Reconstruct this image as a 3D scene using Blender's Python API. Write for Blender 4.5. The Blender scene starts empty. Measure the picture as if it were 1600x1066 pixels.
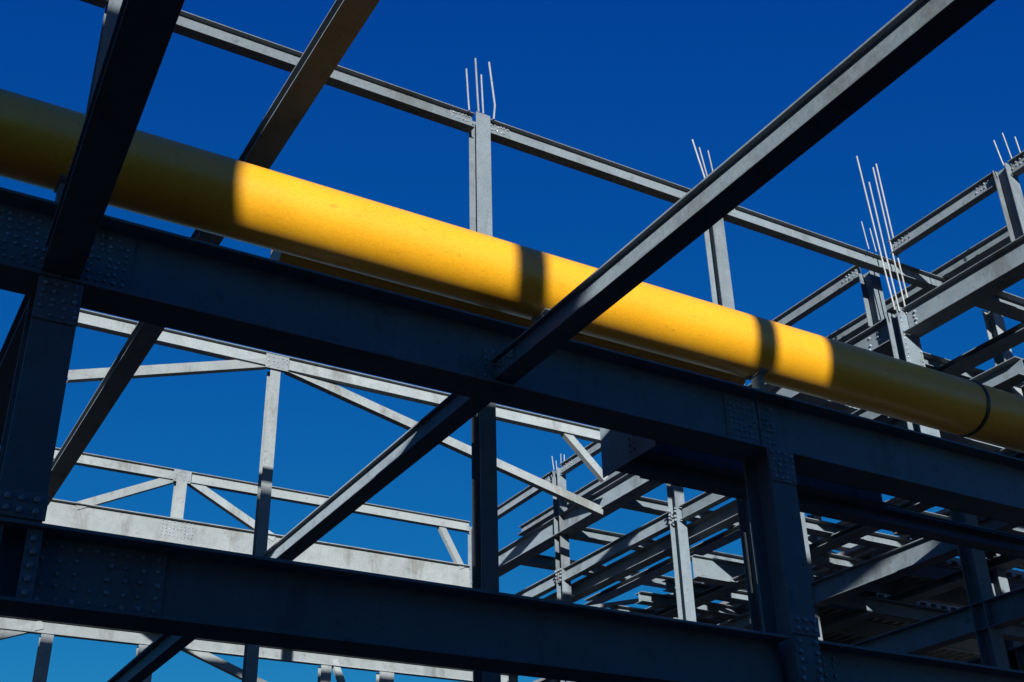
import bpy, bmesh, math, random
from mathutils import Vector, Matrix
random.seed(7)

# ------------------------------------------------------------------ camera, sky, sun, exposure
# World axes follow the steel grid: X runs along the main girders (to the right and away), Y along
# the joists (to the left and away), Z up.  The eye is the origin, the ground lies 1.7 m below it.
scene = bpy.context.scene
RIGHT = Vector((0.86481149, -0.50154581, -0.02351353))
UP = -Vector((0.22407081, 0.42742489, -0.87584259))
BACK = -Vector((0.44932545, 0.75217004, 0.48202373))
cam = bpy.data.cameras.new('camera')
camo = bpy.data.objects.new('camera', cam)
scene.collection.objects.link(camo)
camo.matrix_world = Matrix((RIGHT, UP, BACK)).transposed().to_4x4()
cam.sensor_width = 36.0
cam.lens = 36.0 * 1894.2 / 1600.0
cam.clip_start = 0.05
cam.clip_end = 5000
scene.camera = camo

SUN_RUN, SUN_DROP = 0.46, 0.275             # sideways drift and fall of the light per metre along Y
SUN = Vector((-SUN_RUN, -1.0, SUN_DROP)).normalized()
world = bpy.data.worlds.new('World')
scene.world = world
world.use_nodes = True
wn = world.node_tree
wn.nodes.clear()
sky = wn.nodes.new('ShaderNodeTexSky')
sky.sky_type = 'NISHITA'
sky.sun_disc = False
sky.sun_elevation = math.asin(SUN.z)
sky.sun_rotation = math.atan2(SUN.x, SUN.y)
sky.altitude = 1500
sky.air_density = 1.0
sky.dust_density = 0.5
sky.ozone_density = 4.0
# colour response of a saturated slide film with a polariser, one smooth curve per channel for the whole sky
sep = wn.nodes.new('ShaderNodeSeparateColor')
com = wn.nodes.new('ShaderNodeCombineColor')
wn.links.new(sky.outputs[0], sep.inputs[0])
for ch, (gain, gam) in enumerate(((0.058, 2.4), (0.668, 1.06), (2.58, 0.41))):
    pw = wn.nodes.new('ShaderNodeMath'); pw.operation = 'POWER'; pw.inputs[1].default_value = gam
    mu = wn.nodes.new('ShaderNodeMath'); mu.operation = 'MULTIPLY'; mu.inputs[1].default_value = gain
    wn.links.new(sep.outputs[ch], pw.inputs[0]); wn.links.new(pw.outputs[0], mu.inputs[0]); wn.links.new(mu.outputs[0], com.inputs[ch])
bg = wn.nodes.new('ShaderNodeBackground')
bg.inputs['Strength'].default_value = 0.05
wo = wn.nodes.new('ShaderNodeOutputWorld')
wn.links.new(com.outputs[0], bg.inputs['Color'])
wn.links.new(bg.outputs[0], wo.inputs[0])

sl = bpy.data.lights.new('sun', 'SUN')
sl.energy = 5.0
sl.angle = math.radians(0.5)
sl.color = (1.0, 0.97, 0.92)
so = bpy.data.objects.new('sun', sl)
scene.collection.objects.link(so)
so.rotation_euler = SUN.to_track_quat('Z', 'Y').to_euler()
so.location = SUN * 60

scene.view_settings.view_transform = 'Standard'
scene.view_settings.look = 'None'
scene.view_settings.exposure = 0.8
scene.view_settings.gamma = 1.0

# ------------------------------------------------------------------ materials
def new_mat(name):
    m = bpy.data.materials.new(name); m.use_nodes = True
    nt = m.node_tree
    return m, nt, nt.nodes['Principled BSDF']

def noise(nt, scale, detail=4, rough=0.6, stretch=None):
    g = nt.nodes.new('ShaderNodeNewGeometry')
    n = nt.nodes.new('ShaderNodeTexNoise')
    n.inputs['Scale'].default_value = scale
    n.inputs['Detail'].default_value = detail
    n.inputs['Roughness'].default_value = rough
    if stretch:
        mp = nt.nodes.new('ShaderNodeMapping'); mp.inputs['Scale'].default_value = stretch
        nt.links.new(g.outputs['Position'], mp.inputs['Vector']); nt.links.new(mp.outputs[0], n.inputs['Vector'])
    else:
        nt.links.new(g.outputs['Position'], n.inputs['Vector'])
    return n

def ramp(nt, src, stops):
    r = nt.nodes.new('ShaderNodeValToRGB')
    e = r.color_ramp.elements
    while len(e) < len(stops): e.new(0.5)
    for i, (p, c) in enumerate(stops):
        e[i].position = p; e[i].color = (*c, 1)
    nt.links.new(src, r.inputs[0])
    return r

def mul(nt, a, b, f=1.0):
    m = nt.nodes.new('ShaderNodeMix'); m.data_type = 'RGBA'; m.blend_type = 'MULTIPLY'
    m.inputs[0].default_value = f
    nt.links.new(a, m.inputs[6]); nt.links.new(b, m.inputs[7])
    return m.outputs[2]

def steel(name, c0, c1, rough=0.55, spec=0.35, bump=0.25):
    m, nt, b = new_mat(name)
    n1 = noise(nt, 2.3, 6, 0.65)
    n2 = noise(nt, 26, 4, 0.7)
    r1 = ramp(nt, n1.outputs[0], [(0.3, c0), (0.7, c1)])
    r2 = ramp(nt, n2.outputs[0], [(0.32, (0.84, 0.85, 0.87)), (0.62, (1.04, 1.04, 1.03))])
    n3 = noise(nt, 5.0, 5, 0.7)
    r3 = ramp(nt, n3.outputs[0], [(0.28, (0.55, 0.52, 0.5)), (0.40, (1, 1, 1))])
    col = mul(nt, mul(nt, r1.outputs[0], r2.outputs[0]), r3.outputs[0])
    oi = nt.nodes.new('ShaderNodeObjectInfo')
    ro = ramp(nt, oi.outputs['Random'], [(0.0, (0.86, 0.86, 0.87)), (0.5, (1.0, 0.99, 0.98)), (1.0, (1.10, 1.11, 1.12))])
    n4 = noise(nt, 1.0, 6, 0.72, (1.0, 1.0, 0.35))
    r4 = ramp(nt, n4.outputs[0], [(0.36, (0.70, 0.66, 0.62)), (0.47, (1, 1, 1)), (0.66, (1, 1, 1)), (0.74, (1.18, 1.18, 1.18))])
    col = mul(nt, mul(nt, col, ro.outputs[0]), r4.outputs[0])
    nt.links.new(col, b.inputs['Base Color'])
    rr = ramp(nt, n2.outputs[0], [(0.3, (rough - .1,) * 3), (0.7, (rough + .15,) * 3)])
    nt.links.new(rr.outputs[0], b.inputs['Roughness'])
    b.inputs['Specular IOR Level'].default_value = spec
    b.inputs['Diffuse Roughness'].default_value = 0.9
    bp = nt.nodes.new('ShaderNodeBump'); bp.inputs['Strength'].default_value = bump; bp.inputs['Distance'].default_value = 0.004
    nt.links.new(n2.outputs[0], bp.inputs['Height']); nt.links.new(bp.outputs[0], b.inputs['Normal'])
    return m

STEEL = steel('primed_grey_steel', (0.128, 0.160, 0.185), (0.168, 0.206, 0.235))
GALV = steel('galvanised_truss_steel', (0.205, 0.235, 0.248), (0.262, 0.298, 0.310))
BOLT = steel('bolt_steel', (0.20, 0.235, 0.27), (0.33, 0.37, 0.41), rough=0.34, spec=0.8)
ROD = steel('bare_rod_steel', (0.23, 0.245, 0.25), (0.29, 0.305, 0.31), rough=0.45, spec=0.5)

def yellow_mat():
    m, nt, b = new_mat('yellow_pipe_paint')
    n1 = noise(nt, 1.1, 5, 0.6)
    n2 = noise(nt, 9, 6, 0.75, (0.5, 1, 1))
    n3 = noise(nt, 38, 5, 0.75)
    r1 = ramp(nt, n1.outputs[0], [(0.3, (0.63, 0.300, 0.008)), (0.7, (0.69, 0.338, 0.010))])
    r2 = ramp(nt, n2.outputs[0], [(0.29, (0.66, 0.62, 0.56)), (0.40, (1, 1, 1)), (0.60, (1, 1, 1)), (0.72, (1.05, 1.08, 1.3))])
    r3 = ramp(nt, n3.outputs[0], [(0.3, (0.80, 0.78, 0.74)), (0.58, (1.03, 1.03, 1.03))])
    nt.links.new(mul(nt, mul(nt, r1.outputs[0], r2.outputs[0]), r3.outputs[0]), b.inputs['Base Color'])
    b.inputs['Roughness'].default_value = 0.36
    b.inputs['Specular IOR Level'].default_value = 0.75
    bp = nt.nodes.new('ShaderNodeBump'); bp.inputs['Strength'].default_value = 0.12; bp.inputs['Distance'].default_value = 0.004
    nt.links.new(n3.outputs[0], bp.inputs['Height']); nt.links.new(bp.outputs[0], b.inputs['Normal'])
    return m
YELLOW = yellow_mat()

def plain(name, c, rough=0.8, var=0.25, scale=3.0):
    m, nt, b = new_mat(name)
    n1 = noise(nt, scale, 6, 0.65)
    r1 = ramp(nt, n1.outputs[0], [(0.3, tuple(x * (1 - var) for x in c)), (0.7, tuple(x * (1 + var) for x in c))])
    nt.links.new(r1.outputs[0], b.inputs['Base Color'])
    b.inputs['Roughness'].default_value = rough
    return m
RUBBER = plain('black_rubber_band', (0.02, 0.02, 0.022), 0.35)
CONCRETE = plain('pale_caster_concrete', (0.26, 0.25, 0.24), 0.95, 0.15, 1.3)  # surface of the added shade caster, pale enough to bounce some fill
EARTH = plain('bare_earth', (0.035, 0.03, 0.025), 0.95, 0.3, 0.7)
DECK = plain('floor_deck_sheet', (0.25, 0.26, 0.27), 0.6, 0.2, 1.5)

# ------------------------------------------------------------------ mesh helpers
COL = scene.collection

def link_mesh(name, verts, faces, mat, parent=None, loc=(0, 0, 0), smooth=False, bevel=0.0):
    me = bpy.data.meshes.new(name)
    me.from_pydata([tuple(v) for v in verts], [], faces)
    if bevel:
        bm = bmesh.new(); bm.from_mesh(me)
        bmesh.ops.bevel(bm, geom=list(bm.edges), offset=bevel, segments=1, affect='EDGES')
        bm.to_mesh(me); bm.free()
    me.materials.append(mat)
    if smooth:
        for p in me.polygons: p.use_smooth = True
    o = bpy.data.objects.new(name, me)
    COL.objects.link(o)
    o.location = loc
    if parent: o.parent = parent
    return o

BF = [(0, 3, 2, 1), (4, 5, 6, 7), (0, 1, 5, 4), (1, 2, 6, 5), (2, 3, 7, 6), (3, 0, 4, 7)]

def box_geo(b, V, F, M=None):
    x0, x1, y0, y1, z0, z1 = b
    n = len(V)
    for p in ((x0, y0, z0), (x1, y0, z0), (x1, y1, z0), (x0, y1, z0), (x0, y0, z1), (x1, y0, z1), (x1, y1, z1), (x0, y1, z1)):
        v = Vector(p)
        V.append(M @ v if M else v)
    F += [tuple(i + n for i in f) for f in BF]

def boxes(name, bl, mat, parent=None, M=None, bevel=0.0, loc=(0, 0, 0)):
    V, F = [], []
    for b in bl: box_geo(b, V, F, M)
    return link_mesh(name, V, F, mat, parent, loc, bevel=bevel)

def tag(o, label, cat, group=None, kind=None):
    if label: o['label'] = label
    if cat: o['category'] = cat
    if group: o['group'] = group
    if kind: o['kind'] = kind
    return o

def thing(name, loc, label, cat, group=None, rotz=0.0):
    o = bpy.data.objects.new(name, None)
    o.empty_display_size = 0.2
    COL.objects.link(o)
    o.location = loc
    o.rotation_euler = (0, 0, rotz)
    return tag(o, label, cat, group)

def bolt_geo(V, F, c, n, r, h, seg=6):
    """hex bolt head with a small domed top, centred at c, pointing along n"""
    n = Vector(n).normalized()
    q = n.to_track_quat('Z', 'Y').to_matrix()
    a0 = random.random()
    i0 = len(V)
    for rr, hh in ((r, -0.004), (r, h * .75), (r * .6, h)):
        for k in range(seg):
            a = a0 + 2 * math.pi * k / seg
            V.append(Vector(c) + q @ Vector((rr * math.cos(a), rr * math.sin(a), hh)))
    for lv in range(2):
        for k in range(seg):
            j = (k + 1) % seg
            F.append((i0 + lv * seg + k, i0 + lv * seg + j, i0 + (lv + 1) * seg + j, i0 + (lv + 1) * seg + k))
    F.append(tuple(i0 + 2 * seg + k for k in range(seg)))

def bolts(parent, pts, n, r=0.016, h=0.018, name='bolts'):
    V, F = [], []
    for p in pts:
        if random.random() < .07: continue
        k = random.uniform(.75, 1.25)
        bolt_geo(V, F, p, n, r * k, h * random.uniform(.7, 1.5))
    o = link_mesh(name, V, F, BOLT, parent)
    o['kind'] = 'stuff'
    return o

def grid(u0, u1, nu, v0, v1, nv, f, jit=0.013):
    out = []
    for i in range(nu):
        for j in range(nv):
            u = u0 + (u1 - u0) * (i / (nu - 1) if nu > 1 else .5) + random.uniform(-jit, jit)
            v = v0 + (v1 - v0) * (j / (nv - 1) if nv > 1 else .5) + random.uniform(-jit, jit)
            out.append(f(u, v))
    return out

def beam(axis, c, a0, a1, z0, z1, w, label, name='steel_beam', cat='beam', group=None, tf=0.022, tw=0.016, bev=0.003, rotz=0.0, mat=None, wt=None):
    """I-section lying along X or Y; c is the other horizontal coordinate of its centre line, z0..z1 its depth"""
    mat = mat or STEEL
    t = thing(name, (a0, c, z0) if axis == 'X' else (c, a0, z0), label, cat, group, rotz)
    L, h = a1 - a0, z1 - z0
    def b(lo, hi, q0, q1):
        return (0, L, lo, hi, q0, q1) if axis == 'X' else (lo, hi, 0, L, q0, q1)
    boxes('web', [b(-tw / 2, tw / 2, tf, h - tf)], mat, t)
    wt = wt or w
    boxes('top_flange', [b(-wt / 2, wt / 2, h - tf, h)], mat, t, bevel=bev)
    boxes('bottom_flange', [b(-w / 2, w / 2, 0, tf)], mat, t, bevel=bev)
    return t

def column(x, y, z0, z1, w, d, label, group=None, tf=0.022, tw=0.016, name='steel_column', mat=None):
    """H-section, flanges facing -Y and +Y; (x, y) is the middle of the near flange face"""
    t = thing(name, (x, y, z0), label, 'column', group)
    h = z1 - z0
    mat = mat or STEEL
    boxes('web', [(-tw / 2, tw / 2, tf, d - tf, 0, h)], mat, t)
    boxes('front_flange', [(-w / 2, w / 2, 0, tf, 0, h)], mat, t, bevel=0.003)
    boxes('back_flange', [(-w / 2, w / 2, d - tf, d, 0, h)], mat, t, bevel=0.003)
    return t

def brace(p0, p1, w, label, group=None, t=0.012, name='diagonal_brace', cat='brace'):
    """angle section in a plane y = const: one leg flat towards -Y, the other pointing back along the lower edge"""
    p0, p1 = Vector(p0), Vector(p1)
    ax = (p1 - p0); L = ax.length; ax.normalize()
    yv = Vector((0, 1, 0))
    zv = ax.cross(yv).normalized()
    if zv.z < 0: zv = -zv
    M = Matrix((ax, yv, zv)).transposed()
    o = thing(name, p0, label, cat, group)
    boxes('front_leg', [(0, L, 0, t, -w / 2, w / 2)], GALV, o, M)
    boxes('lower_leg', [(0, L, t + 0.001, w * .8, -w / 2, -w / 2 + t)], GALV, o, M)
    return o

def rods(x, y, spec, where, group):
    """reinforcing rods above a column: spec = (dx, dy, z0, z1, lean_x, kink)"""
    order = ['first', 'second', 'third', 'fourth', 'fifth', 'sixth', 'seventh']
    for i, (dx, dy, z0, z1, lean, kink, r) in enumerate(spec):
        p = [Vector((0, 0, 0)), Vector((lean * .3 + kink, 0, (z1 - z0) * .25)), Vector((lean, 0, z1 - z0))]
        V, F = [], []
        seg = 7
        for q in p:
            for k in range(seg):
                a = 2 * math.pi * k / seg
                V.append(q + Vector((r * math.cos(a), r * math.sin(a), 0)))
        for s in range(2):
            for k in range(seg):
                j = (k + 1) % seg
                F.append((s * seg + k, s * seg + j, (s + 1) * seg + j, (s + 1) * seg + k))
        F.append(tuple(range(2 * seg, 3 * seg)))
        o = link_mesh('steel_rod', V, F, ROD, None, (x + dx, y + dy, z0), smooth=False)
        tag(o, f'thin bare steel rod standing up {where}, {order[i]} from the left', 'rod', group)

# ------------------------------------------------------------------ ground and an added shade caster behind the viewpoint
g = boxes('ground', [(-1500, 1500, -1500, 1500, -2.0, -1.7)], EARTH)
g['kind'] = 'structure'

YW = -9.0
bt = thing('concrete_shade_caster', (0, YW, -1.7), 'added unseen concrete screen behind the viewpoint, shaped to shade the girders and pipe', 'shade_caster')  # unseen, added and shaped to cast the girder shade and pipe bands
def shade_wall(x0, x1, z0, z1, name='shade_panel', th=0.4):
    boxes(name, [(x0, x1, -th, 0, z0 + 1.7, z1 + 1.7)], CONCRETE, bt, bevel=0.01)
def wx(x, y): return x - SUN_RUN * (y - YW)      # where the light that reaches (x, y) crosses the front of the shade caster
def wz(z, y): return z + SUN_DROP * (y - YW)
SHADE_TOP = wz(6.49, 10.25)                         # top of the low middle part, set to keep the main girders in shade
XA, XB = wx(3.17, 11.9), wx(12.85, 11.9)
OPX0, OPX1, OPZ0, OPZ1 = wx(5.73, 8.6), wx(8.95, 10.2), wz(3.56, 9.8), wz(5.68, 9.8)
shade_wall(-10.9, XA, -1.7, wz(12.8, 14))           # tall left part, added to shade the left end of the pipe
shade_wall(-19.0, -10.9, -1.7, wz(8.42, 31.9))      # added to darken the far posts at bottom left
shade_wall(XA, OPX0, -1.7, SHADE_TOP)
shade_wall(OPX0, OPX1, -1.7, OPZ0)                  # below a gap that lets sun onto the long joist's web
shade_wall(OPX0, OPX1, OPZ1, SHADE_TOP)
shade_wall(OPX1, XB, -1.7, SHADE_TOP)
SLX = wx(17.4, 14.25)
shade_wall(XB, SLX, -1.7, wz(6.9, 14.3))            # right part shades the pipe end; its slot lights the striped girder
shade_wall(XB, SLX, wz(8.40, 11.95), wz(9.6, 11.95))
shade_wall(SLX, 14.0, -1.7, wz(9.6, 11.95))
P1 = wx(7.39, 11.9)
shade_wall(P1 - .19, P1 + .19, SHADE_TOP, wz(9.5, 11.95), 'shade_post', 0.3)  # added to throw the left shadow band on the pipe
P2 = wx(11.54, 11.9)
shade_wall(P2 - .15, P2 + .15, SHADE_TOP, wz(9.5, 11.95), 'shade_post', 0.3)  # added to throw the right shadow band on the pipe
shade_wall(wx(7.78, 14.2) - .1, P1 - .192, SHADE_TOP, wz(8.36, 12.2), 'shade_block', 0.35)  # added to darken the centre column below the pipe
boxes('floor_slab', [(-19, 14, -16, -0.45, 5.2, 5.5)], CONCRETE, bt)  # slab behind the added shade caster

# ------------------------------------------------------------------ near row: main girders, columns, joists
G1Z0, G1Z1, G2Z0, G2Z1, GW = 5.72, 6.49, 2.83, 3.48, 0.44
XL, XR = 1.25, 9.47

ga = beam('X', 10, -6, 1.245, G1Z0, G1Z1, GW, 'dark steel girder at far left, its splice resting on the left column', 'steel_girder', 'girder', tf=0.03, tw=0.02)
gb = beam('X', 10, 1.255, 9.40, G1Z0, G1Z1, GW, 'long dark steel girder just below the yellow pipe, between the two near columns', 'steel_girder', 'girder', tf=0.03, tw=0.02)
gc = beam('X', 10, 9.41, 17.2, G1Z0, G1Z1, GW, 'dark steel girder below the pipe clamp, right of the right column', 'steel_girder', 'girder', tf=0.03, tw=0.02)
def splice(par, x0, x1, z0, z1, y, nu, nv, r=0.0155, org=None, slant=0.0):
    """bolted plate on the near side of a web; coordinates in world, moved into the parent's frame"""
    ox, oy, oz = par.location
    plate = boxes('splice_plate', [(x0 - ox, x1 - ox, y - 0.016 - oy, y - 0.001 - oy, z0 - oz, z1 - oz)], STEEL, par, bevel=0.002)
    bolts(plate, grid(x0 + .06, x1 - .06, nu, z0 + .06, z1 - .06, nv, lambda u, v: (u - ox, y - 0.016 - oy, v - oz)), (0, -1, 0), r)
splice(ga, 0.35, 1.235, G1Z0 + .05, G1Z1 - .06, 9.99, 10, 8)
splice(gb, 1.265, 1.86, G1Z0 + .05, G1Z1 - .06, 9.99, 7, 8)
splice(gb, 8.90, 9.39, G1Z0 + .05, G1Z1 - .06, 9.99, 6, 8)
splice(gc, 9.42, 9.70, G1Z0 + .05, G1Z1 - .06, 9.99, 4, 8)
# seat angle for the joist in the middle
can = boxes('connection_angle', [(5.735 - 1.255 - .13, 5.735 - 1.255 - .02, -.025, -.0105, .05, .50)], STEEL, gb, bevel=.002)
bolts(can, grid(4.36, 4.45, 2, .09, .46, 6, lambda u, v: (u, -.025, v)), (0, -1, 0), .017)

g2b = beam('X', 10, -6, XR - .20, G2Z0, G2Z1, GW, 'long dark lower girder crossing the bottom of the view from the left edge', 'steel_girder', 'girder', tf=0.03, tw=0.02)
g2c = beam('X', 10, XR + .20, 17.2, G2Z0, G2Z1, GW, 'dark lower girder at bottom right, right of the column', 'steel_girder', 'girder', tf=0.03, tw=0.02)
splice(g2b, XL + .2, 2.50, G2Z0 + .04, G2Z1 - .05, 9.99, 8, 5, 0.02)
splice(g2b, 0.2, XL - .2, G2Z0 + .04, G2Z1 - .05, 9.99, 7, 5, 0.02)
splice(g2c, XR + .21, 10.1, G2Z0 + .04, G2Z1 - .05, 9.99, 3, 5, 0.02)

cl = column(XL, 9.80, G2Z1 + .002, G1Z0 - .002, 0.37, 0.46, 'dark bolted steel column at left, under the upper girder splice', tf=.03, tw=.02)
cr = column(XR, 9.75, -1.7, G1Z0 - .002, 0.37, 0.46, 'dark bolted steel column at right, under the girder splice', tf=.03, tw=.02)
# bolted stiffener bars in front of its web under the left column
V, F = [], []; bolt_geo(V, F, (0, 0, 0), (0, -1, 0), .027, .032)
BIG = None
def big_bolt(parent, loc):
    global BIG
    if BIG is None:
        BIG = link_mesh('bolt', V, F, BOLT, parent); o = BIG
    else:
        o = BIG.copy(); COL.objects.link(o); o.parent = parent
    o.location = loc
for c_ in (cl, cr):
    zb = c_.location.z
    cpl = boxes('cap_plate', [(-.19, .19, -.018, -.002, 5.29 - zb, 5.70 - zb)], STEEL, c_, bevel=.003)
    bolts(cpl, grid(-.14, .14, 4, 5.34 - zb, 5.65 - zb, 5, lambda u, v: (u, -.018, v)), (0, -1, 0), .019)
    boxes('base_plate', [(-.20, .20, -.02, -.002, 3.50 - zb, 3.72 - zb)], STEEL, c_, bevel=.003)
    for zz in range(2):
        for sx in (-.12, 0.0, .12):
            big_bolt(c_, (sx + random.uniform(-.01, .01), -.02, 3.56 - zb + zz * .1))
for zz in range(7):
    for sx in (-.12, .12):
        big_bolt(cr, (sx + random.uniform(-.01, .01), 0, 1.7 + 2.82 + zz * .1 + random.uniform(-.01, .01)))
for sx in (-.15, .15):
    bx = XL + 6 + sx
    boxes('stiffener_bar', [(bx - .06, bx + .06, -.16, -.145, .032, .615)], STEEL, g2b, bevel=.003)
    boxes('stiffener_rib', [(bx - .008, bx + .008, -.1449, -.012, .032, .615)], STEEL, g2b)
    for zz in range(5):
        big_bolt(g2b, (bx + random.uniform(-.012, .012), -.16, .09 + zz * .11))

b1 = beam('Y', 5.75, -8.9, 9.965, 5.77, 6.09, .25, wt=.13, label= 'long joist with sunlit web crossing in front of the yellow pipe', cat='joist')
b1c = beam('Y', 5.75, 10.035, 18.0, 5.77, 6.09, .25, wt=.13, label= 'joist with sunlit web below the girder, reaching left to the lower girder', cat='joist')
ct = boxes('web_cleat', [(-.024, -.0085, 18.45, 18.85, .04, .28)], STEEL, b1, bevel=.002)
bolts(ct, grid(18.5, 18.82, 5, .07, .25, 4, lambda u, v: (-.024, u, v)), (-1, 0, 0), .017)
boxes('end_plate', [(-.11, .11, 18.855, 18.872, -.06, .36)], STEEL, b1, bevel=.002)
b0 = beam('Y', 0.26, -8.9, 9.93, 5.77, 6.10, .33, 'broad black joist crossing the pipe at upper left', cat='joist', rotz=-0.052)
b0c = beam('Y', 1.26, 10.035, 17.0, 5.77, 6.08, .36, 'black joist at the left edge behind the left column', cat='joist')
b2 = beam('Y', 4.185, 9.6, 29.5, 10.95, 11.2, .39, wt=.39, label= 'high dark joist passing over the yellow pipe at left, down behind the girder', cat='joist')
b3 = beam('Y', 2.90, 10.035, 17.0, 2.9, 3.1, .13, 'dark joist at the bottom edge under the lower girder', cat='joist')

# platform frame tucked behind the upper girder
pl = thing('end_plate', (8.04, 10.26, 5.68), 'grey end plate of the platform frame hanging below the upper girder', 'plate')
boxes('plate', [(-.008, .008, 0, 1.10, 0, .86)], STEEL, pl, bevel=.002)
bolts(pl, grid(.42, .50, 2, .1, .75, 8, lambda u, v: (-.008, u, v)), (-1, 0, 0), .017)
beam('X', 11.25, 8.06, 17.2, 5.80, 6.02, .2, 'dark platform beam under the upper girder, third of four side by side')
beam('X', 11.75, 8.95, 17.2, 6.02, 6.34, .16, 'dark platform beam under the upper girder, farthest of four side by side')
beam('X', 10.85, 8.06, 12.3, 5.86, 6.20, .16, 'dark platform beam under the upper girder, second of four side by side')
beam('X', 10.47, 8.06, 17.2, 5.88, 6.20, .14, 'dark platform beam under the upper girder, nearest of four side by side')

# ------------------------------------------------------------------ pipes
def pipe(name, x0, x1, y, z, r, label, seg=64, rings=24):
    t = thing(name, (x0, y, z), label, 'pipe')
    V, F = [], []
    for i in range(rings + 1):
        x = (x1 - x0) * i / rings
        for k in range(seg):
            a = 2 * math.pi * k / seg
            V.append(Vector((x, r * math.cos(a), r * math.sin(a))))
    for i in range(rings):
        for k in range(seg):
            j = (k + 1) % seg
            F.append((i * seg + k, i * seg + j, (i + 1) * seg + j, (i + 1) * seg + k))
    F.append(tuple(range(seg - 1, -1, -1))); F.append(tuple(rings * seg + k for k in range(seg)))
    o = link_mesh('pipe_body', V, F, YELLOW, t)
    for p in o.data.polygons: p.use_smooth = len(p.vertices) == 4
    return t

def ring(name, parent, x, w, r0, r1, mat, seg=64, prof=None):
    prof = prof or [(0, r0), (0, r1 - .008), (.2, r1), (.8, r1), (1, r1 - .008), (1, r0)]
    V, F = [], []
    for u, r in prof:
        for k in range(seg):
            a = 2 * math.pi * k / seg
            V.append(Vector((x + u * w, r * math.cos(a), r * math.sin(a))))
    for i in range(len(prof) - 1):
        for k in range(seg):
            j = (k + 1) % seg
            F.append((i * seg + k, i * seg + j, (i + 1) * seg + j, (i + 1) * seg + k))
    return link_mesh(name, V, F, mat, parent)

PY, PZ, PR = 12.3, 8.876, 0.482
p1 = pipe('yellow_pipe', -6, 24, PY, PZ, PR, 'large yellow pipe running diagonally across the whole view')
cp = ring('coupling_band', p1, 16.38 + 6, .08, PR - .01, PR + .02, RUBBER)
p2 = pipe('yellow_pipe', 4.3, 12.2, 13.3, 8.93, .25, 'thin shaded yellow pipe glimpsed under the large pipe', seg=40)

cb = beam('X', PY, 0.2, 17.3, 7.25, 7.75, .24, 'steel carrier beam hidden behind the upper girder, holding the pipe saddles', 'carrier_beam')
for xs, lab in ((1.40, 'steel saddle under the pipe behind the broad black joist at left'),
                (7.85, 'steel saddle under the pipe behind the long sunlit joist'),
                (11.70, 'dark steel saddle holding up the pipe above the right column')):
    s = thing('pipe_saddle', (xs, PY, 7.75), lab, 'saddle')
    boxes('stem', [(-.05, .05, -.09, .09, 0, .62)], STEEL, s, bevel=.004)
    V, F = [], []
    n = 12
    for i in range(n + 1):
        a = math.radians(-112 + 44 * i / n)
        for xx in (-.07, .07):
            for rr in (PR + .002, PR + .03):
                V.append(Vector((xx, rr * math.cos(a), PZ - 7.75 + rr * math.sin(a))))
    for i in range(n):
        q = i * 4
        F += [(q, q + 1, q + 5, q + 4), (q + 2, q + 6, q + 7, q + 3), (q + 1, q + 3, q + 7, q + 5), (q, q + 4, q + 6, q + 2)]
    F += [(0, 2, 3, 1), (n * 4, n * 4 + 1, n * 4 + 3, n * 4 + 2)]
    link_mesh('cradle', V, F, STEEL, s)

# ------------------------------------------------------------------ middle row (y = 14): tall columns and the top beam
MY = 14.0
mcols = [(1.87, 'slim grey column at upper left, behind the broad black joist'),
         (7.92, 'tall column in the centre, lit above the pipe and dark below the girder'),
         (12.87, 'tall column right of centre, behind the long sunlit joist')]
for x, lab in mcols:
    column(x, MY, 8.55 if x < 3 else -1.7, 13.24, .27, .27, lab)
beam('X', MY + .13, -6, 7.77, 8.15, 8.54, .24, 'transfer beam hidden behind the upper girder, carrying the upper left column')
segs = [(-6, 1.72, 'top beam at the upper left corner, left of the broad black joist'),
        (2.02, 7.77, 'sunlit top beam at upper left, running right to the centre column'),
        (8.07, 12.72, 'sunlit top beam between the centre column and the next column'),
        (13.02, 24, 'sunlit top beam from behind the long joist past the corner column to the right edge')]
for x0, x1, lab in segs:
    bb = beam('X', MY + .13, x0, x1, 12.92, 13.22, .2, lab, tf=.016, tw=.012)
    for e in (0, 1):
        u0, u1 = ((.02, .42) if e == 0 else (x1 - x0 - .42, x1 - x0 - .02))
        sp = boxes('splice_plate', [(u0, u1, -.021, -.0065, .025, .275)], STEEL, bb)
        bolts(sp, grid(u0 + .05, u1 - .05, 6, .06, .24, 3, lambda u, v: (u, -.021, v)), (0, -1, 0), .016)
rods(7.92, MY, [(-.27, .0, 13.2, 14.09, -.05, 0, .014), (-.09, .0, 13.24, 14.40, -.05, 0, .016), (.0, .0, 13.24, 14.08, -.03, 0, .014), (.20, .0, 13.2, 14.43, -.07, .05, .016)],
     'above the centre column', 'rods above the centre column')
rods(12.87, MY, [(-.17, .0, 13.24, 14.40, -.22, .05, .016), (-.05, .0, 13.24, 14.27, -.19, 0, .014), (.10, .0, 13.24, 14.27, -.13, 0, .014)],
     'above the column right of centre', 'rods above the column right of centre')

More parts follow.
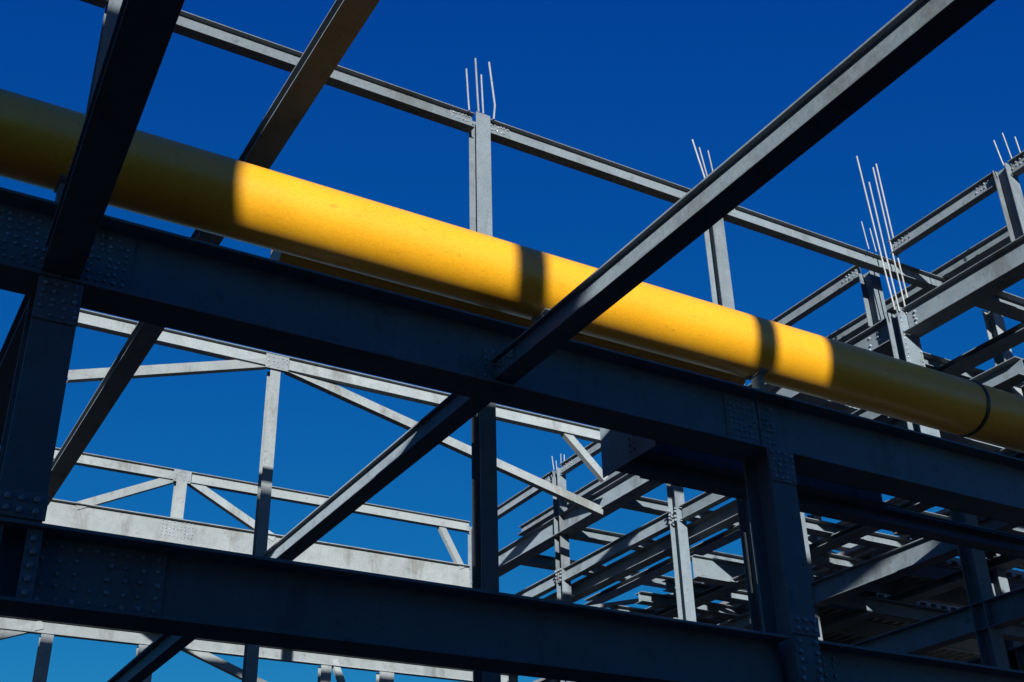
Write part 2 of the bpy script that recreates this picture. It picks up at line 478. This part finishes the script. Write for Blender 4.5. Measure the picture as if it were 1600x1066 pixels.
# ------------------------------------------------------------------ long side of the frame on the right (x = 17.5)
FX = 17.5
fcols = [(10.97, 12.0, 13.6, 'short upper column at the right edge, topped with thin rods'),
         (13.98, 8.6, 12.04, 'bolted corner column at right just above the pipe, below its long rods'),
         (13.50, -1.7, 8.58, 'dark lower tier of the corner column at the lower right'),
         (14.55, 12.03, 13.3, 'short ribbed column on the side girder behind the long rods'),
         (17.70, -1.7, 11.40, 'column of the right-hand frame behind the near right column'),
         (21.6, -1.7, 11.40, 'sunlit column below the girders, right of the centre gap'),
         (26.75, -1.7, 13.4, 'sunlit column of the far frame with a cluster of thin rods on top'),
         (31.8, -1.7, 13.4, 'far corner column of the frame, left of the dark centre column')]
fc = {}
for y, z0, z1, lab in fcols:
    fc[y] = column(FX, y, z0, z1, {13.98: .50, 13.50: .32}.get(y, .28), .30, lab)
for y in (13.98,):
    bolts(fc[y], grid(-.19, .19, 2, 2.0, 3.40, 15, lambda u, v: (u, -.001, v)), (0, -1, 0), .02, .022)
rods(FX, 13.95, [(-.75, 0, 13.2, 13.85, -.06, 0, .012), (-.55, 0, 13.2, 13.75, -.05, 0, .012), (-.34, 0, 11.9, 15.6, -.22, 0, .017), (-.22, .0, 11.9, 15.0, -.12, 0, .017), (-.02, 0, 11.9, 15.46, -.1, 0, .016), (.1, 0, 12.3, 15.6, -.1, 0, .017)],
     'above the bolted corner column', 'rods above the corner column')
rods(FX, 10.97, [(-.2, 0, 13.5, 14.05, -.1, 0, .013), (.15, 0, 13.5, 14.35, -.12, 0, .013), (.5, 0, 13.3, 14.4, -.1, 0, .013)], 'at the upper right edge', 'rods at the upper right edge')
rods(FX, 26.75, [(-.25, 0, 13.3, 13.72, -.05, 0, .013), (-.15, 0, 13.3, 13.6, -.02, 0, .013), (.0, 0, 13.4, 13.85, 0, 0, .013), (.1, 0, 13.4, 13.85, .02, 0, .013)], 'above the far frame column', 'rods above the far frame column')
rods(FX, 31.8, [(-.1, 0, 13.3, 13.95, 0, 0, .016), (.06, 0, 13.4, 13.8, 0, 0, .016)], 'above the far corner column', 'rods above the far corner column')

def fbeam(y0, y1, z0, z1, w, label='', x=FX, **k):
    return beam('Y', x, y0, y1, z0, z1, w, label, tf=k.pop('tf', .02), tw=.014, **k)
# roof rail
for y0, y1, dz, lab in ((4, 10.95, .13, 'light roof rail at the upper right corner above the short column'),
                        (11.27, 14.0, .12, 'light roof rail at right, between the short upper column and the corner column'),
                        (14.9, 20.0, .08, 'light roof rail running down left from the corner column to the pipe'),
                        (20.0, 26.7, .0, 'light roof rail of the far frame, right of its rod-topped column'),
                        (27.1, 31.75, -.05, 'light roof rail of the far frame, left of its rod-topped column')):
    rb = fbeam(y0, y1, 13.2 + dz, 13.5 + dz, .18, lab)
    for e in (0, 1):
        u0, u1 = ((.02, .5) if e == 0 else (y1 - y0 - .5, y1 - y0 - .02))
        bolts(rb, grid(u0, u1, 6, .06, .24, 3, lambda u, v: (-.007, u, v)), (-1, 0, 0), .016)
# main side girders
for y0, y1, lab in ((4, 13.96, 'heavy sunlit girder at the right edge, right of the corner column'),
                    (14.29, 21.0, 'heavy sunlit girder just left of the corner column, entering behind the pipe'),
                    (21.0, 31.75, 'heavy sunlit girder below the platform, running down left behind the centre column')):
    fg = fbeam(y0, y1, 11.42, 12.0, .46, lab, name='steel_girder', cat='girder', wt=.26)
    for k in range(3):
        if y0 < 14.2 and k: continue
        yb = (14.45 + k * .27) if y0 > 14.2 else 13.75
        if y0 < 20: bolts(fg, [(-.008, yb + (j % 2) * .03 - y0, .09 + j * .085) for j in range(5)], (-1, 0, 0), .024, .026)
fbeam(4, 31.7, 13.23, 13.53, .34, wt=.2, label='slender beam running along behind the heavy sunlit side girder, on the top beam', x=19.1)
fbeam(14.4, 21.55, 10.10, 10.45, .2, 'light rail bolted to the columns, right of the sunlit column', cat='rail', name='steel_rail')
fbeam(21.95, 31.7, 10.10, 10.45, .2, 'light rail bolted to the columns, left of the sunlit column', cat='rail', name='steel_rail')
fbeam(12, 31.7, 9.72, 10.08, .34, 'dark beam just behind the light rail of the right-hand frame', x=17.88)
fbeam(13.84, 17.65, 6.96, 7.42, .34, wt=.2, label= 'sunlit girder right of the near right column, striped by shadows', name='steel_girder', cat='girder')
fbeam(4, 17.95, 5.48, 5.95, .28, 'dark low girder at bottom right behind the corner column', name='steel_girder', cat='girder')
for y in (21.6, 26.75):
    bolts(fc[y], grid(.03, .27, 3, 1.7 + 10.13, 1.7 + 10.42, 4, lambda u, v: (-.151, u, v)), (-1, 0, 0), .03, .03)

# ------------------------------------------------------------------ truss rows across (y = 24 and y = 32)
TY = 24.0
t24 = beam('X', TY, 3.3, 17.3, 13.02, 13.36, .2, 'bright truss chord just under the upper girder, left half of the view', 'truss_chord', 'chord', mat=GALV, tf=.016, tw=.012)
gp = boxes('gusset_plate', [(4.4, 4.95, -.112, -.102, -.06, .30)], GALV, t24)
bolts(gp, grid(4.46, 4.9, 5, 0, .24, 3, lambda u, v: (u, -.112, v)), (0, -1, 0), .018)
column(7.97, TY - .05, -1.7, 13.0, .24, .24, 'bright slim column below the truss apex at left', mat=GALV)
brace((7.75, TY - .04, 13.12), (3.5, TY - .04, 11.78), .22, 'bright brace sloping down left from the upper truss apex')
brace((8.25, TY - .04, 13.12), (17.34, TY + .6, 11.36), .22, 'long bright brace sloping down right from the upper truss apex past the centre column')
brace((15.85, TY - .04, 13.1), (17.05, TY - .04, 11.98), .2, 'short bright brace meeting the grey end plate')

RY = 32.0
t32 = beam('X', RY, 3.6, 17.35, 13.18, 13.5, .2, 'thin bright top chord of the far truss at left', 'truss_chord', 'chord', mat=GALV, tf=.016, tw=.012)
gp = boxes('gusset_plate', [(4.3, 4.8, -.112, -.102, -.05, .31)], GALV, t32)
bolts(gp, grid(4.36, 4.74, 4, .02, .26, 3, lambda u, v: (u, -.112, v)), (0, -1, 0), .02)
l32 = beam('X', RY, 3.0, 17.35, 11.34, 12.05, .26, 'deep bright bottom beam of the far truss above the lower girder', 'truss_chord', 'chord', mat=GALV)
bolts(l32, grid(4.78, 5.62, 9, .24, .64, 5, lambda u, v: (u, -.008, v)), (0, -1, 0), .02)
column(8.15, RY - .12, 12.06, 13.17, .3, .24, 'short bright post in the middle of the far truss', mat=GALV)
brace((8.05, RY - .04, 13.3), (5.45, RY - .04, 11.98), .22, 'short bright brace left of the far truss post')
brace((8.35, RY - .04, 13.3), (11.0, RY - .04, 11.95), .22, 'short bright brace right of the far truss post')
brace((16.35, RY - .04, 13.25), (17.1, RY - .04, 11.95), .2, 'short brace beside the far corner column')
r32 = beam('X', RY, 2.0, 19.0, 8.52, 8.86, .2, 'bright low chord showing below the lower girder at bottom left', 'truss_chord', 'chord', mat=GALV)
for x, w, lab in ((5.25, .3, 'dark post at the bottom left corner below the low chord'), (7.75, .42, 'broad dark post at bottom left, beside the dark joist end'),
                  (12.75, .3, 'post with a brace at the bottom edge below the lower girder'), (14.6, .45, 'broad dark post at the bottom edge left of the centre')):
    column(x, RY - .1, -1.7, 8.5, w, .24, lab, mat=GALV)
brace((5.1, RY - .04, 8.75), (2.6, RY - .04, 7.8), .22, 'bright brace sloping down left from the low chord at bottom left')
brace((8.4, RY - .04, 8.75), (11.2, RY - .04, 7.75), .22, 'bright brace sloping down right from the low chord at the bottom edge')
brace((13.0, RY - .04, 8.7), (13.6, RY - .04, 7.4), .18, 'small dark brace beside the bottom edge post')

# ------------------------------------------------------------------ floors of the right-hand frame seen through the gaps

ORD = ['first', 'second', 'third', 'fourth', 'fifth', 'sixth', 'seventh', 'eighth', 'ninth', 'tenth', 'eleventh', 'twelfth', 'thirteenth', 'fourteenth', 'fifteenth', 'sixteenth']
def joist_row(ys, x0, x1, z0, z1, w, txt, group, wt=None):
    for i, y in enumerate(ys):
        beam('X', y + random.uniform(-.05, .05), x0, x1, z0, z1, w, f'{txt}, {ORD[i]} from the near end', 'floor_joist', 'joist', group, tf=.014, tw=.01, bev=0, wt=wt)
joist_row([8.2, 10.4, 12.4, 14.9, 17.2, 19.4, 21.8, 24.2, 26.9, 29.4], 17.75, 27.8, 11.45, 11.74, .34, 'steel joist of the upper floor behind the heavy side girder', 'upper floor joists')
joist_row([15.6, 17.0, 18.4, 20.0, 23.2, 24.4, 25.6, 26.9, 28.2, 29.5, 30.7], 18.1, 21.55, 8.95, 9.20, .30, 'steel joist of the middle floor below the light rail', 'middle floor joists')
joist_row([16.5, 19.5, 22.5, 26.9, 30.0], 17.75, 23.85, 6.55, 6.85, .30, 'steel joist of the lower floor behind the dark low girder', 'lower floor joists')
beam('X', 21.75, 17.82, 23.8, 8.78, 9.34, .34, 'bright deep beam bolted to the sunlit column, left of the near right column', 'steel_girder', 'girder', wt=.2)
for x, z0, z1, w, lab in ((19.3, 11.30, 11.44, .46, 'dark lengthwise beam of the upper floor, nearest behind the heavy side girder'),
                       (21.6, 11.28, 11.44, .46, 'dark lengthwise beam of the upper floor, second behind the heavy side girder'),
                       (24.0, 11.10, 11.44, .5, 'dark lengthwise girder of the upper floor, third behind the heavy side girder'),
                       (27.9, 11.10, 11.9, .5, 'dark lengthwise girder of the upper floor, farthest behind the heavy side girder'),
                       (19.2, 8.80, 8.94, .44, 'dark lengthwise beam of the middle floor, nearest behind the sunlit column'),
                       (21.4, 8.80, 8.94, .44, 'dark lengthwise beam of the middle floor, second behind the sunlit column'),
                       (24.0, 8.80, 9.01, .5, 'dark lengthwise girder of the middle floor, farthest behind the sunlit column'),
                       (19.6, 7.9, 8.2, .3, 'slender lengthwise beam just above the striped sunlit girder'),
                       (20.4, 6.4, 6.54, .44, 'dark lengthwise beam of the lower floor, nearest behind the low girder'),
                       (24.0, 6.2, 6.9, .5, 'dark lengthwise girder of the lower floor, farthest behind the low girder')):
    beam('Y', x, 9.0, 31.7, z0, z1, w, lab)
for y, lab in ((11.0, 'inner column of the right-hand frame, first from the near end'), (18.0, 'inner column of the right-hand frame, second from the near end'), (24.4, 'inner column of the right-hand frame, third from the near end'), (31.0, 'inner column of the right-hand frame, fourth from the near end')):
    column(24.0, y, -1.7, 11.05, .3, .3, lab)
column(22.6, 22.2, 8.95, 11.4, .26, .26, 'bright short post seen just right of the near right column', mat=GALV)
brace((20.9, 22.15, 10.9), (22.5, 22.15, 10.25), .16, 'small bright brace beside the short post right of the near right column')
brace((22.7, 22.15, 10.3), (23.8, 22.15, 10.1), .16, 'small bright strut right of the short post')
column(26.0, 24.6, 9.9, 11.4, .24, .24, 'slim bright post farther back, above the striped girder', mat=GALV)
column(20.45, 14.0, 9.9, 12.9, .3, .26, 'short bright post under the top beam at the right edge', mat=GALV)
for (xa, ya, xb, yb, z, lab) in ((17.8, 22.2, 20.9, 26.6, 9.30, 'flat diagonal strap of the middle floor, left of the sunlit column'),
                                 (21.2, 22.2, 18.0, 26.6, 9.33, 'flat diagonal strap crossing another, left of the sunlit column'),
                                 (17.8, 27.2, 21.0, 31.4, 9.30, 'flat diagonal strap of the middle floor at its far end'),
                                 (17.8, 14.4, 21.4, 18.6, 11.80, 'flat diagonal strap of the upper floor behind the corner column')):
    d = Vector((xb - xa, yb - ya, 0)); L = d.length; d.normalize()
    M = Matrix((d, Vector((-d.y, d.x, 0)), Vector((0, 0, 1)))).transposed()
    o = boxes('strap', [(0, L, -.07, .07, 0, .09)], STEEL, None, M, loc=(xa, ya, z))
    o.name = 'diagonal_strap'; tag(o, lab, 'strap')
DX0, DY0 = 21.7, 10.0
dk = thing('floor_deck', (DX0, DY0, 9.35), 'dark profiled floor deck of the middle floor deep in the right-hand frame', 'deck')
for y0, y1 in ((6.5, 9.0), (9.74, 12.0), (12.66, 30)):     # laid in strips, open slots left between them
    boxes('deck_sheet', [(0, 30, y0, y1, .25, .35)], DECK, dk)
    V, F = [], []
    for i in range(75):
        box_geo((.2 + i * .4, .36 + i * .4, y0, y1, .15, .249), V, F)
    o = link_mesh('deck_ribs', V, F, DECK, dk); o['kind'] = 'stuff'
joist_row([16.45, 18.2, 19.80, 21.2, 22.72, 24.4, 26.5, 29, 32], 21.75, 46, 9.02, 9.44, .16, 'steel joist under the dark deck of the right-hand frame', 'joists under the floor deck', wt=.14)
dk2 = thing('floor_deck', (24.3, 12.0, 6.95), 'dark profiled floor deck of the lower floor at bottom right', 'deck')
boxes('deck_sheet', [(0, 28, 6, 26, 0, .12)], DECK, dk2)
